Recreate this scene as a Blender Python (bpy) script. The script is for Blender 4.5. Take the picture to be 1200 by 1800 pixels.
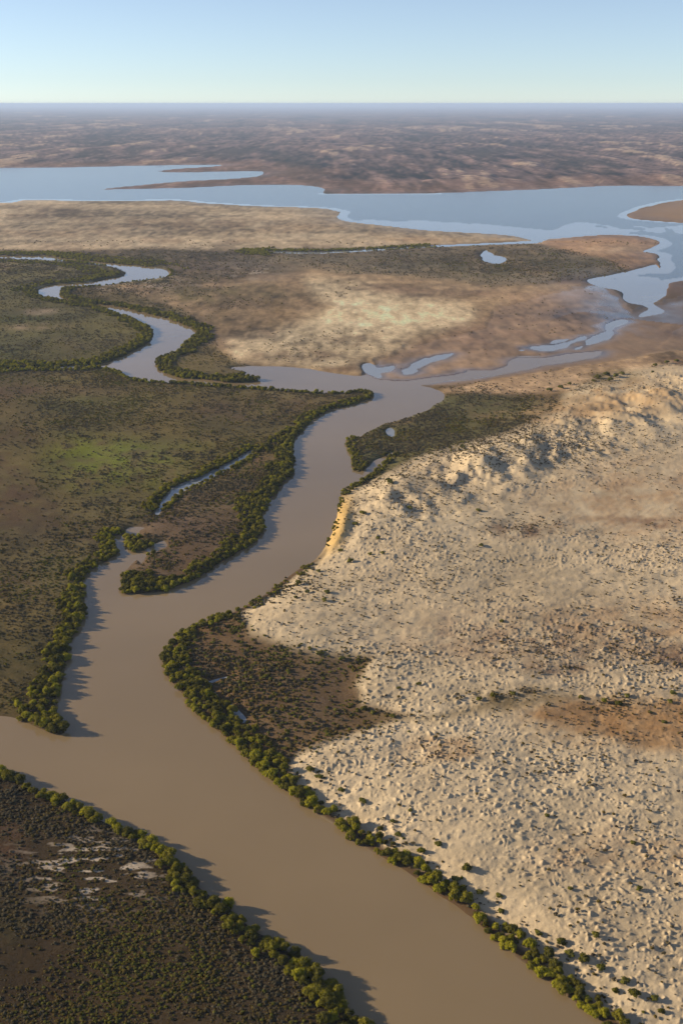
import bpy, math, random, time
import numpy as np
T0 = time.time()
for o in list(bpy.data.objects): bpy.data.objects.remove(o)
scene = bpy.context.scene
COL = scene.collection
R = math.radians

# ------------------------------------------------------------------ camera
ALT = 150.0            # flying height in metres
FPX = 2000.0           # focal length in pixels of an 1800 px high frame
VH = 182.0             # row of the true horizon
PITCH = math.atan((900 - VH) / FPX)
cam_d = bpy.data.cameras.new('camera')
cam = bpy.data.objects.new('camera', cam_d); COL.objects.link(cam)
cam.location = (0, 0, ALT)
cam.rotation_euler = (math.pi / 2 - PITCH, 0, 0)
cam_d.sensor_fit = 'VERTICAL'; cam_d.sensor_height = 36; cam_d.sensor_width = 24
cam_d.lens = 36 * FPX / 1800
cam_d.clip_start = 1; cam_d.clip_end = 400000
scene.camera = cam

# ------------------------------------------------------------------ sky, sun, exposure
SUN_EL, SUN_AZ = 16.0, -79.0          # azimuth: degrees from straight ahead, negative to the west (frame's left)
w = bpy.data.worlds.new('World'); scene.world = w; w.use_nodes = True
nt = w.node_tree; bg = nt.nodes['Background']
sky = nt.nodes.new('ShaderNodeTexSky'); sky.sky_type = 'NISHITA'; sky.sun_disc = False
sky.sun_elevation = R(SUN_EL); sky.sun_rotation = R(SUN_AZ)
sky.altitude = 150; sky.air_density = 0.66; sky.dust_density = 0.0; sky.ozone_density = 3.2
hs = nt.nodes.new('ShaderNodeHueSaturation'); hs.inputs['Saturation'].default_value = 0.74; hs.inputs['Hue'].default_value = 0.502
nt.links.new(sky.outputs[0], hs.inputs['Color']); nt.links.new(hs.outputs[0], bg.inputs[0]); bg.inputs[1].default_value = 0.096
sun_d = bpy.data.lights.new('sun', 'SUN'); sun_d.energy = 5.0; sun_d.angle = R(0.5); sun_d.color = (1.0, 0.84, 0.60)
sun = bpy.data.objects.new('sun', sun_d); COL.objects.link(sun)
sd_ = (math.sin(R(SUN_AZ)) * math.cos(R(SUN_EL)), math.cos(R(SUN_AZ)) * math.cos(R(SUN_EL)), math.sin(R(SUN_EL)))
from mathutils import Vector
sun.rotation_euler = Vector(sd_).to_track_quat('Z', 'Y').to_euler()
sun.location = (0, 0, 300)
scene.view_settings.view_transform = 'Standard'; scene.view_settings.look = 'None'
scene.view_settings.exposure = 0.66; scene.view_settings.gamma = 1.0
scene.render.engine = 'CYCLES'
cy = scene.cycles
cy.use_denoising = True; cy.max_bounces = 6; cy.diffuse_bounces = 2; cy.glossy_bounces = 2
cy.transmission_bounces = 2; cy.volume_bounces = 1; cy.transparent_max_bounces = 8
cy.use_adaptive_sampling = True; cy.adaptive_threshold = 0.02
scene.render.filter_size = 1.6

# ------------------------------------------------------------------ geometry of the ground seen from here
SP, CP = math.sin(PITCH), math.cos(PITCH)
def ground(u, v):
    """photo pixel -> point on the flat ground (metres)"""
    a = (np.asarray(u, float) - 600) / FPX; b = (900 - np.asarray(v, float)) / FPX
    t = ALT / (SP - b * CP)
    return a * t, t * (CP + b * SP)
def row_of(Y):
    Y = np.asarray(Y, float)
    up = Y * SP - ALT * CP; fw = Y * CP + ALT * SP
    return 900 - FPX * up / fw
def depth_of(Y): return np.asarray(Y, float) * CP + ALT * SP

# ------------------------------------------------------------------ noise
def _hash(ix, iy, seed):
    h = (ix.astype(np.int64) * 374761393 + iy.astype(np.int64) * 668265263 + seed * 982451653) & 0xFFFFFFFF
    h = ((h ^ (h >> 13)) * 1274126177) & 0xFFFFFFFF
    h = ((h ^ (h >> 16)) * 2246822519) & 0xFFFFFFFF
    return ((h ^ (h >> 15)) & 0xFFFFFF).astype(np.float32) / 16777216.0
def vnoise(x, y, seed=0):
    xi = np.floor(x); yi = np.floor(y); fx = (x - xi).astype(np.float32); fy = (y - yi).astype(np.float32)
    fx = fx * fx * (3 - 2 * fx); fy = fy * fy * (3 - 2 * fy)
    a = _hash(xi, yi, seed); b = _hash(xi + 1, yi, seed); c = _hash(xi, yi + 1, seed); d = _hash(xi + 1, yi + 1, seed)
    return (a + (b - a) * fx) * (1 - fy) + (c + (d - c) * fx) * fy
def fbm(x, y, wl, octaves, seed=0, cell=None, gain=0.5):
    """zero-mean, about -1..1; octaves shorter than the local mesh cell fade out"""
    out = 0; amp = 1.0; tot = 0
    ca, sa = math.cos(0.6), math.sin(0.6)
    for k in range(octaves):
        n = vnoise(x / wl + 17.3 * k, y / wl - 9.1 * k, seed + k) * 2 - 1
        if cell is not None: n = n * np.clip(wl / (2.0 * cell) - 0.5, 0, 1)
        out = out + amp * n; tot += amp; amp *= gain; wl *= 0.5
        x, y = ca * x - sa * y, sa * x + ca * y
    return out / tot
def mounds(x, y, wl, seed, rad=0.42, prob=0.8):
    """scattered round hummocks (steep little nebkha mounds), 0..1"""
    xs = x / wl; ys = y / wl; xi = np.floor(xs); yi = np.floor(ys)
    best = np.zeros(np.shape(x), np.float32)
    for dx in (-1, 0, 1):
        for dy in (-1, 0, 1):
            cx = xi + dx; cy_ = yi + dy
            px = cx + 0.15 + 0.7 * _hash(cx, cy_, seed); py = cy_ + 0.15 + 0.7 * _hash(cx, cy_, seed + 1)
            s = _hash(cx, cy_, seed + 2); r = rad * (0.45 + 0.75 * s)
            el = 0.75 + 0.6 * _hash(cx, cy_, seed + 3)
            d2 = (((xs - px) * el) ** 2 + ((ys - py) / el) ** 2) / (r * r)
            hgt = np.clip(1 - d2, 0, 1); hgt = hgt * (0.4 + 0.6 * s) * (s < prob)
            best = np.maximum(best, hgt.astype(np.float32))
    return best
def sstep(a, b, x):
    t = np.clip((x - a) / (b - a), 0, 1); return t * t * (3 - 2 * t)

# ------------------------------------------------------------------ traced outlines (photo pixels of the ground)
def smooth(pts, n=3, closed=True):
    P = np.array(pts, float); N = len(P); out = []
    for i in range(N if closed else N - 1):
        g = (lambda k: P[k % N]) if closed else (lambda k: P[min(max(k, 0), N - 1)])
        p0, p1, p2, p3 = g(i - 1), g(i), g(i + 1), g(i + 2)
        for k in range(n):
            t = k / n
            out.append(0.5 * (2 * p1 + (p2 - p0) * t + (2 * p0 - 5 * p1 + 4 * p2 - p3) * t * t + (3 * p1 - p0 - 3 * p2 + p3) * t ** 3))
    if not closed: out.append(P[-1])
    return np.array(out)
def ribbon(c, vert=False):
    L = []; Rr = []
    for (x, y, wd) in c:
        if vert: L.append((x, y - wd / 2)); Rr.append((x, y + wd / 2))
        else: L.append((x - wd / 2, y - wd * 0.2)); Rr.append((x + wd / 2, y + wd * 0.2))
    return L + Rr[::-1]
RIVER = [(1800,2600),(1400,2150),(1180,1905),(1115,1850),(1060,1800),(1010,1765),(960,1722),(915,1690),(880,1660),(838,1620),(790,1588),(735,1548),(690,1522),(640,1487),
 (600,1458),(560,1435),(520,1405),(490,1380),(455,1350),(425,1325),(395,1297),(370,1275),(345,1252),(325,1228),(305,1200),(290,1178),(286,1158),(300,1134),(330,1110),
 (365,1092),(392,1082),(420,1071),(450,1055),(480,1035),(505,1015),(530,998),(555,980),(572,962),(582,940),(590,915),(597,890),(600,872),(604,862),(622,852),(645,840),
 (668,822),(690,798),(683,796),(655,814),(630,830),(622,820),(612,795),(610,770),(632,768),(650,757),(675,745),(705,738),(740,725),(765,712),(780,701),(776,690),(757,682),
 (739,678),(751,675),(776,670),(800,667),(832,665),(878,658),(920,649),(955,641),(1004,635),(1050,625),(1054,617),(990,624),(948,630),(909,630),(895,636),(895,644),(862,651),
 (824,651),(815,657),(780,662),(751,665),(723,669),(688,670),(660,667),(648,661),(618,660),(576,654),(530,647),(478,644),(425,644),(406,648),(434,654),(429,661),(457,668),
 (440,671),(400,672),(363,667),(320,665),(293,658),(280,650),(276,638),(283,630),(300,623),(317,617),(327,603),(340,593),(347,583),(333,575),(313,567),(290,558),(267,553),
 (233,545),(200,538),(167,535),(140,532),(117,525),(106,517),(110,508),(133,503),(167,503),(200,500),(233,495),(260,492),(287,488),(297,482),(290,474),(267,470),(233,466),
 (200,463),(167,460),(143,457.5),(110,454),(93,451),(67,450),(0,450),(-250,447),(-250,452),(0,454),(33,456),(73,457),(110,459),(143,461),(170,465),(200,470),(213,475),
 (222,480),(213,487),(187,491),(160,497),(133,499),(100,501),(77,505),(67,513),(75,522),(97,527),(127,532),(150,536),(177,541),(200,549),(227,559),(253,571),(270,583),
 (267,596),(253,608),(233,619),(207,631),(180,639),(170,643),(193,650),(213,655),(233,665),(253,669),(280,672),(313,674),(360,677),(400,680),(440,682),(480,685),(520,688),
 (560,691),(600,691),(630,688),(650,690),(652,698),(630,708),(600,716),(575,723),(550,737),(530,757),(516,772),(511,790),(514,815),(508,838),(491,852),(481,870),(466,892),
 (456,909),(467,926),(451,946),(431,963),(406,979),(386,991),(356,1009),(331,1021),(301,1033),(271,1041),(236,1044),(215,1042),(217,1027),(216,1010),(229,996),(241,985),
 (249,991),(260,977),(273,972),(281,966),(293,960),(289,950),(273,956),(260,962),(247,969),(233,969),(225,964),(219,954),(220,946),(229,941),(239,948),(246,943),(248,933),
 (255,928),(244,925),(227,927),(215,936),(202,945),(203,960),(206,973),(190,985),(165,998),(150,1012),(146,1030),(148,1060),(146,1080),(136,1105),(123,1130),(119,1160),
 (113,1190),(101,1215),(99,1240),(106,1265),(113,1288),(90,1285),(60,1276),(30,1266),(0,1259),(-300,1190),(-300,1270),(0,1362),(65,1387),(100,1404),(140,1418),(165,1432),
 (200,1452),(250,1473),(300,1508),(345,1553),(370,1573),(400,1595),(450,1632),(510,1677),(545,1702),(570,1720),(600,1754),(625,1789),(655,1816),(700,1860),(900,2150),(1250,2600)]
LAKE = [(-900,358),(-300,357),(0,356),(40,352),(150,352),(300,352),(350,357),(450,362),(550,365),(585,369),(598,374),(592,381),(600,387),(630,391),(675,396),(750,405),(815,408),
 (880,411),(920,417),(945,428),(958,420),(980,418),(1050,413),(1125,416),(1152,425),(1150,434),(1126,442),(1150,445),(1161,452),(1163,470),(1154,478),(1150,466),(1116,476),
 (1081,483),(1043,492),(1053,502),(1084,513),(1088,527),(1102,534),(1130,541),(1116,557),(1147,555),(1175,548),(1153,533),(1172,520),(1177,503),(1200,495),(1300,480),
 (1500,470),(1500,396),(1300,395),(1200,391),(1140,387),(1103,382),(1110,372),(1150,360),(1200,352),(1300,345),(1500,342),(1900,335),(1900,325),(1500,326),(1200,327),(1100,326),
 (1000,330),(900,335),(800,339),(700,341),(600,341),(567,340),(575,331),(525,325),(450,325),(350,329),(250,332),(175,333),(250,326),(320,319),(400,314),(455,309),(450,301),
 (350,303),(270,302),(310,297),(380,292),(385,290),(340,290),(250,291),(125,294),(0,295),(-300,297),(-900,300)]
SIDE_CREEK = ribbon([(448,784,4),(440,795,9),(425,806,11),(400,820,12),(370,835,13),(340,849,15),(312,861,16),(294,877,13),(281,893,12),(276,903,5)])
NORTH_CREEK = ribbon([(470,443,1.6),(500,443.5,3.2),(548,444.5,3.4),(625,441.5,3.4),(695,437,3.2),(800,431.5,3.0),(880,428.5,3.4),(946,425,4)], True)
WEST_CREEK = ribbon([(-250,660,3),(-100,655,3),(0,650,3.2),(60,647,3.4),(120,646,3.4),(178,643,4)], True)
POOLS = [
 [(931,611),(976,607),(1026,592),(1010,602),(990,612),(955,618)],
 [(1011,611),(1053,590),(1065,580),(1064,572),(1091,563),(1099,567),(1078,576),(1074,587),(1046,604),(1020,613)],
 [(639,645),(650,639),(661,649),(690,644),(688,650),(668,656),(668,663),(656,661)],
 [(702,656),(705,648),(725,640),(745,632),(790,622),(796,625),(760,635),(740,645),(728,655),(712,659)],
 [(845,455),(853,438),(867,448),(889,453),(875,465)],
 [(678,757),(686,751),(694,757),(690,767),(682,765)],
 [(361,1198),(380,1191),(402,1189),(395,1195),(372,1203)],
 [(369,1214),(378,1216),(385,1226),(375,1227)],
 [(402,1240),(412,1243),(432,1262),(428,1270),(414,1262)],
]
RIVER_S, LAKE_S = smooth(RIVER, 3), smooth(LAKE, 3)
BODIES = [('river', RIVER_S), ('lake', LAKE_S), ('side_creek', smooth(SIDE_CREEK, 2)), ('north_creek', smooth(NORTH_CREEK, 2)), ('west_creek', smooth(WEST_CREEK, 2))] + [('tidal_pool', smooth(p, 3)) for p in POOLS]

# ------------------------------------------------------------------ terrain grid (finer where the ground is nearer)
vf = np.arange(1960, 187.2, -1.7)
Yf = ground(600, vf)[1]
Yrows = np.concatenate([[-60000, -12000, -3000, -900, -300, -80, 0, 40, 75, 100, 118, 128], ground(600, np.array([2250, 2150, 2080, 2040, 2010, 1990, 1975]))[1], Yf, [70000, 85000, 110000]])
Yrows = np.unique(Yrows)
uf = np.arange(-250, 1450.1, 1.9)
uo = 1450 + np.cumsum(3.0 * 1.55 ** np.arange(18))
ucols = np.concatenate([(1200 - uo)[::-1], uf, uo])
NR, NC = len(Yrows), len(ucols)
depth = depth_of(np.maximum(Yrows, 60))
U, _ = np.meshgrid(ucols, Yrows)
X = ((U - 600) / FPX) * depth[:, None]
Y = np.repeat(Yrows[:, None], NC, 1)
V = np.repeat(np.clip(row_of(np.maximum(Yrows, 0)), 0, 6000)[:, None], NC, 1)
rowcell = np.gradient(Yrows)
CELL = np.maximum(1.9 / FPX * depth, 0.5 * rowcell)[:, None]
CELLX = (1.9 / FPX * depth)[:, None]
print('grid', NR, NC, NR * NC, round(time.time() - T0, 1))

def signed_to(polys_px, margin):
    """distance in metres to a closed outline, negative inside, clipped at the margin"""
    px, py = ground(polys_px[:, 0], polys_px[:, 1])
    qx, qy = np.roll(px, -1), np.roll(py, -1)
    D = np.full((NR, NC), np.float32(margin))
    n = len(px); step = 6
    for s in range(0, n, step):
        ix = np.arange(s, min(s + step, n))
        lo, hi = min(py[ix].min(), qy[ix].min()), max(py[ix].max(), qy[ix].max())
        r0, r1 = np.searchsorted(Yrows, lo - margin), np.searchsorted(Yrows, hi + margin)
        if r1 <= r0: continue
        xl, xh = min(px[ix].min(), qx[ix].min()) - margin, max(px[ix].max(), qx[ix].max()) + margin
        sub = X[r0:r1]; cm = np.where(((sub > xl) & (sub < xh)).any(0))[0]
        if len(cm) == 0: continue
        c0, c1 = cm[0], cm[-1] + 1
        sx, sy = X[r0:r1, c0:c1], Y[r0:r1, c0:c1]; d = D[r0:r1, c0:c1]
        for i in ix:
            ex, ey = qx[i] - px[i], qy[i] - py[i]; L2 = ex * ex + ey * ey + 1e-9
            t = np.clip(((sx - px[i]) * ex + (sy - py[i]) * ey) / L2, 0, 1)
            np.minimum(d, np.hypot(sx - px[i] - t * ex, sy - py[i] - t * ey), out=d, casting='unsafe')
    r0, r1 = np.searchsorted(Yrows, py.min()), np.searchsorted(Yrows, py.max())
    for r in range(r0, r1):
        y = Yrows[r]; m = (py <= y) != (qy <= y)
        if not m.any(): continue
        xs = np.sort(px[m] + (y - py[m]) / (qy[m] - py[m]) * (qx[m] - px[m]))
        ins = np.searchsorted(xs, X[r]) % 2 == 1
        D[r, ins] *= -1
    return D
SD = np.full((NR, NC), np.float32(400)); BODY = np.full((NR, NC), -1, np.int16)
SDR = None
for k, (nm, poly) in enumerate(BODIES):
    d = signed_to(poly, 350.0 if nm == 'lake' else 40.0)
    if nm != 'lake': d = np.where(d >= 39.9, 400, d)
    m = d < SD; SD[m] = d[m]; BODY[m] = k
    if nm == 'river': SDR = d
print('water', round(time.time() - T0, 1))
# uneven shoreline
SDN = SD + np.where(BODY == 1, 16 * fbm(X, Y, 120, 4, 5, CELLX * 3), 1.1 * fbm(X, Y, 9, 3, 7, CELL)) + ((BODY >= 5) & (V < 700)) * (5 * fbm(X, Y * 0.7, 20, 4, 9, CELLX * 3, 0.65)) + ((BODY == 0) & (U > 800) & (V < 668)) * 5 * fbm(X, Y * 0.7, 30, 4, 13, CELLX * 3, 0.6)

# ------------------------------------------------------------------ land cover zones, traced on the ground
ri, ci = np.arange(0, NR, 2), np.arange(0, NC, 2)
if ri[-1] != NR - 1: ri = np.append(ri, NR - 1)
if ci[-1] != NC - 1: ci = np.append(ci, NC - 1)
Uh, Vh = U[np.ix_(ri, ci)].astype(np.float32), V[np.ix_(ri, ci)].astype(np.float32)
Uw = Uh + 22 * fbm(Uh, Vh * 2.2, 90, 4, 31); Vw = Vh + 9 * fbm(Uh, Vh * 2.2, 90, 4, 41)
def up(a):
    b = np.empty((NR, a.shape[1]), np.float32)
    for j in range(a.shape[1]): b[:, j] = np.interp(np.arange(NR), ri, a[:, j])
    c = np.empty((NR, NC), np.float32)
    for i in range(NR): c[i] = np.interp(np.arange(NC), ci, b[i])
    return c
def zone(poly, soft, k=1.0):
    """soft membership of a traced outline (warped so that no edge is straight)"""
    u_, v_ = Uh + (Uw - Uh) * k, Vh + (Vw - Vh) * k
    P = np.array(poly, float); lo = P.min(0) - 3 * soft - 40; hi = P.max(0) + 3 * soft + 40
    out = np.zeros(Uh.shape, np.float32)
    m = (u_ > lo[0]) & (u_ < hi[0]) & (v_ > lo[1]) & (v_ < hi[1])
    x, y = u_[m], v_[m]; D = np.full(x.shape, 1e9, np.float32); ins = np.zeros(x.shape, bool)
    for i in range(len(P)):
        ax, ay = P[i]; bx, by = P[(i + 1) % len(P)]; ex, ey = bx - ax, by - ay
        t = np.clip(((x - ax) * ex + (y - ay) * ey) / (ex * ex + ey * ey + 1e-9), 0, 1)
        D = np.minimum(D, np.hypot(x - ax - t * ex, y - ay - t * ey))
        if ay != by: ins ^= ((ay <= y) != (by <= y)) & (x < ax + (y - ay) / (by - ay) * ex)
    sd = np.where(ins, D, -D)
    out[m] = sstep(-soft, soft, sd)
    return out
PATCH = np.clip(0.62 + 1.5 * fbm(Uh, Vh * 2.4, 30, 5, 501, None, 0.65), 0, 1.1)
def blob(cx, cy_, rx, ry, soft=0.75, k=0.9):
    u_, v_ = Uh + (Uw - Uh) * k, Vh + (Vw - Vh) * k * min(1, ry / 12)
    d = np.hypot((u_ - cx) / rx, (v_ - cy_) / ry)
    return (1 - sstep(1 - soft, 1 + soft, d)) * PATCH
E = 1.15      # picture value of a white, sunlit flat surface; picture colours below are divided by it
def lin(c):
    c = np.array(c, float) / 255; return np.where(c <= 0.04045, c / 12.92, ((c + 0.055) / 1.055) ** 2.4)
def alb(*c): return lin(c) / E
COLR = np.zeros(Uh.shape + (3,), np.float32) + alb(92, 76, 50)
def paint(wt, c, s=1.0):
    COLR[:] = COLR + (np.asarray(c, np.float32) - COLR) * (wt * s)[..., None]

Z = {}
Z['far'] = zone([(-9e4,120),(9e4,120),(9e4,330),(1500,330),(1200,333),(1000,336),(800,344),(600,346),(575,336),(450,330),(250,338),(150,335),(0,310),(-9e4,310)], 4, 0.2)
Z['nflat'] = zone([(-9e4,340),(0,350),(400,350),(620,365),(1000,405),(1180,420),(1160,445),(1060,440),(900,424),(700,434),(500,441),(0,441),(-9e4,441)], 3, 0.3)
Z['point'] = zone([(940,425),(1060,405),(1170,415),(1175,480),(1100,480),(1060,455),(985,440)], 5, 0.4)
Z['upscrub'] = zone([(-9e4,441),(480,441),(760,432),(900,428),(1000,440),(1080,462),(1120,478),(1000,498),(860,505),(700,488),(560,478),(470,478),(330,505),(240,520),(170,500),(-9e4,500)], 5, 0.5)
Z['mid'] = zone([(190,505),(330,500),(560,478),(700,488),(860,505),(1040,500),(1110,560),(900,650),(640,668),(420,650),(360,620),(350,580)], 8, 0.7)
Z['midsand'] = zone([(410,635),(400,600),(450,585),(520,570),(600,545),(560,520),(540,495),(620,497),(700,518),(790,535),(835,548),(820,572),(735,590),(655,625),(600,645),(520,640)], 14, 1.0)
Z['mud'] = zone([(640,668),(660,635),(720,605),(850,575),(870,545),(960,515),(1060,500),(1110,550),(1300,500),(2200,470),(2200,560),(1300,600),(1100,632),(960,655),(790,680),(720,675)], 10, 0.5)
Z['beach'] = zone([(770,690),(860,672),(960,655),(1100,630),(1300,600),(2200,550),(2200,620),(1300,640),(1100,660),(1000,690),(860,694)], 5, 0.5)
Z['nwmarsh'] = zone([(-9e4,452),(290,452),(300,500),(180,505),(200,535),(300,560),(350,590),(280,660),(170,650),(-9e4,652)], 5, 0.3)
Z['bend'] = zone([(100,500),(200,505),(320,545),(370,580),(385,620),(440,650),(460,672),(300,668),(270,640),(320,610),(335,582),(200,545),(100,525)], 6, 0.3)
Z['wmarsh'] = zone([(-9e4,646),(180,644),(300,670),(640,684),(655,700),(520,770),(510,850),(460,930),(215,1050),(150,1060),(115,1290),(-300,1240),(-9e4,1200)], 3, 0.0)
Z['island'] = zone([(448,786),(512,760),(512,840),(465,930),(330,1025),(215,1045),(215,1000),(290,950),(220,940),(280,900),(340,855)], 5, 0.3)
Z['dune'] = zone([(385,1085),(598,868),(660,842),(720,812),(800,788),(895,762),(985,722),(1000,690),(1100,656),(1300,632),(2500,600),(9e4,500),(9e4,5000),(1800,2600),(1180,1905),(880,1660),(520,1405),(508,1350),(520,1328),(600,1302),
   (640,1290),(700,1272),(632,1250),(622,1210),(650,1166),(560,1160),(500,1148),(440,1122),(425,1092)], 13, 0.5)
Z['rscrub'] = zone([(282,1155),(365,1088),(400,1078),(430,1095),(440,1125),(500,1150),(560,1163),(650,1166),(622,1210),(632,1250),(720,1268),(640,1292),(600,1304),(520,1330),(508,1360),(525,1412),(395,1300)], 13, 0.5)
Z['tri'] = zone([(605,765),(700,735),(785,698),(860,696),(980,706),(985,718),(930,742),(890,762),(800,786),(720,812),(660,842),(598,868),(600,855),(690,800),(625,832)], 5, 0.4)
Z['swmarsh'] = zone([(-9e4,1250),(0,1362),(140,1415),(250,1470),(345,1550),(510,1675),(655,1815),(900,2150),(1250,2600),(1250,6000),(-9e4,6000)], 3, 0.0)
print('zones', round(time.time() - T0, 1))

paint(Z['far'], alb(112, 84, 66)); paint(zone([(1095,384),(1110,370),(1200,348),(2000,335),(2000,396),(1200,394)], 3, 0.2), alb(164, 134, 104)); paint(zone([(1150,500),(1300,478),(2000,465),(2000,520),(1200,520)], 6, 0.4), alb(120, 94, 74)); paint(Z['nflat'], alb(188, 166, 134)); paint(Z['upscrub'], alb(116, 100, 76))
paint(Z['point'], alb(158, 124, 92)); paint(Z['mid'], alb(156, 130, 98)); paint(Z['mud'], alb(156, 127, 98)); paint(Z['beach'], alb(176, 146, 112))
paint(Z['nwmarsh'], alb(104, 95, 54)); paint(Z['bend'], alb(112, 98, 64)); paint(Z['wmarsh'], alb(104, 90, 54)); paint(Z['island'], alb(106, 86, 64))
paint(Z['dune'], alb(204, 182, 148)); paint(Z['rscrub'], alb(112, 89, 62)); paint(Z['tri'], alb(98, 92, 56)); paint(Z['swmarsh'], alb(72, 58, 38))
paint(Z['midsand'], alb(212, 188, 150))
# sandy flat south of the lake: brown and pale streaks
for a in [((60,378,190,10),(104,84,66),.7),((230,396,90,7),(120,96,74),.5),((420,392,180,9),(118,94,70),.6),((110,412,150,7),(178,150,118),.6),((560,405,220,8),(182,152,116),.6),((330,426,200,6),(130,104,78),.6),
          ((760,424,120,7),(150,118,84),.6),((500,436,200,4),(120,100,78),.6),((60,434,120,6),(168,140,110),.5),((700,384,80,5),(150,120,92),.7),((1075,438,60,9),(178,148,114),.7),((1010,424,60,8),(140,108,80),.6)]:
    paint(blob(*a[0]), alb(*a[1]), a[2])
# upper scrub and middle flat
for a in [((900,470,190,22),(86,78,52),.75),((640,455,90,10),(90,80,60),.6),((400,470,110,10),(124,106,92),.6),((470,487,60,6),(166,142,118),.6),((1000,497,90,6),(104,82,66),.7),((250,508,90,9),(168,142,116),.7),
          ((300,535,30,8),(160,136,112),.6),((380,518,120,17),(100,90,50),.75),((470,548,110,16),(120,96,62),.7),((430,570,80,12),(112,92,60),.6),((360,560,50,16),(96,80,58),.6),((740,515,80,8),(110,86,70),.6),
          ((650,508,50,6),(150,122,96),.7),((520,628,80,8),(128,98,74),.7),((640,600,60,8),(128,100,76),.7),((890,590,120,28),(146,116,90),.8),((1000,540,80,28),(150,122,98),.5),((870,520,60,8),(122,94,74),.6),((460,590,40,10),(120,92,72),.5),
          ((400,605,40,12),(176,150,122),.5),((1190,580,70,20),(96,74,58),.7),((1195,510,45,16),(98,76,60),.7),((560,650,120,4),(130,98,70),.6)]:
    paint(blob(*a[0]), alb(*a[1]), a[2])
# marsh west of the river
for a in [((75,549,40,6),(170,146,118),.85),((65,577,52,6),(166,144,116),.85),((40,565,60,9),(84,86,34),.7),((30,470,110,9),(140,118,96),.5),((150,610,100,14),(92,76,58),.4),((20,625,60,12),(78,80,36),.5),
          ((210,780,230,100),(104,100,44),.8),((160,812,120,40),(112,116,34),.95),((110,800,50,14),(112,116,34),.7),((190,740,160,24),(88,84,44),.5),((20,830,70,120),(92,66,50),.7),((120,690,170,9),(112,86,66),.55),((20,690,60,18),(104,80,58),.5),
          ((300,745,170,34),(90,72,56),.5),((470,712,110,22),(98,76,58),.6),((430,730,80,14),(104,82,62),.5),((110,930,160,60),(82,62,46),.5),((20,960,60,30),(72,66,38),.5),((40,1150,80,90),(64,60,32),.6),((30,1040,50,30),(84,60,44),.6),
          ((40,1262,90,18),(78,56,44),.5),((370,880,90,9),(112,90,72),.5),((330,930,70,10),(118,96,78),.6),((300,915,40,8),(130,106,86),.6),((420,840,40,8),(92,74,58),.5)]:
    paint(blob(*a[0]), alb(*a[1]), a[2])
# river-side scrub, small marsh, near scrub flat
for a in [((560,1215,60,40),(110,88,66),.7),((480,1240,50,20),(84,66,50),.5),((870,722,36,16),(120,94,68),.7),((660,775,50,12),(118,92,64),.6),((690,742,40,6),(150,120,84),.5),((15,1490,40,60),(86,62,44),.7),((110,1720,70,40),(74,56,42),.6),
          ((20,1620,40,40),(62,60,30),.5),((150,1700,160,40),(56,52,28),.4)]:
    paint(blob(*a[0]), alb(*a[1]), a[2])
# dune field: stained, rusty and overgrown places
for a in [((925,940,60,16),(120,94,76),.75),((1120,890,170,70),(178,148,114),.7),((1130,925,60,14),(134,106,84),.5),((940,1135,220,40),(158,128,100),.5),((760,1110,120,30),(184,160,130),.4),((1120,1110,150,40),(176,146,112),.5),
          ((970,1190,60,12),(110,84,70),.5),((1180,1170,60,20),(120,92,72),.5),((880,1240,80,15),(112,94,60),.7),((1090,1258,60,15),(100,86,46),.7),((1130,1285,170,40),(156,120,80),.85),((960,1265,60,15),(152,120,84),.7),((780,1330,60,20),(160,126,90),.6),
          ((1040,1520,90,40),(186,156,122),.5),((1180,1520,60,30),(176,144,108),.5),((1100,700,60,20),(196,158,108),.5),((1080,715,140,30),(190,154,110),.5),((960,735,80,14),(186,152,112),.6),((880,672,40,9),(120,96,70),.3),((1070,670,36,12),(92,84,54),.8),((1190,640,50,8),(150,120,90),.6)]:
    paint(blob(*a[0]), alb(*a[1]), min(0.97, a[2] * 1.45))
paint(zone([(915,1266),(1000,1247),(1090,1252),(1300,1240),(1700,1235),(1700,1345),(1300,1340),(1150,1334),(1030,1303),(960,1285)], 14, 1.0), alb(158, 122, 82), 0.8)
paint(zone([(640,1262),(760,1270),(870,1244),(1010,1236),(1010,1252),(880,1262),(770,1282),(650,1276)], 9, 1.0), alb(122, 104, 72), 0.5)
TINT = np.stack([up(COLR[..., k]) for k in range(3)], -1)
for k in Z: Z[k] = up(Z[k])
print('painted', round(time.time() - T0, 1))

for k in ('dune', 'rscrub', 'tri', 'mid', 'midsand', 'upscrub', 'nwmarsh', 'bend', 'mud', 'beach'):
    q_ = Z[k]; Z[k] = sstep(0.12, 0.88, q_ + 2.4 * q_ * (1 - q_) * fbm(X, Y * 0.6, 13, 4, 301, CELLX * 1.5, 0.7))
# ochre cut bank under the dunes
cut = np.exp(-((U - 590) / 40) ** 2 - ((V - 925) / 52) ** 2) * sstep(9, 3, SDR) * (U > 535)
cutn = np.clip(cut * 1.6, 0, 1)[..., None]
TINT = TINT + (alb(206, 170, 108).astype(np.float32) - TINT) * cutn
mudb = (sstep(3.4, 1.6, SDR) * Z['dune'] * (1 - np.clip(cut * 2, 0, 1)))[..., None]
TINT = TINT + (alb(104, 82, 58).astype(np.float32) - TINT) * mudb
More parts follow.
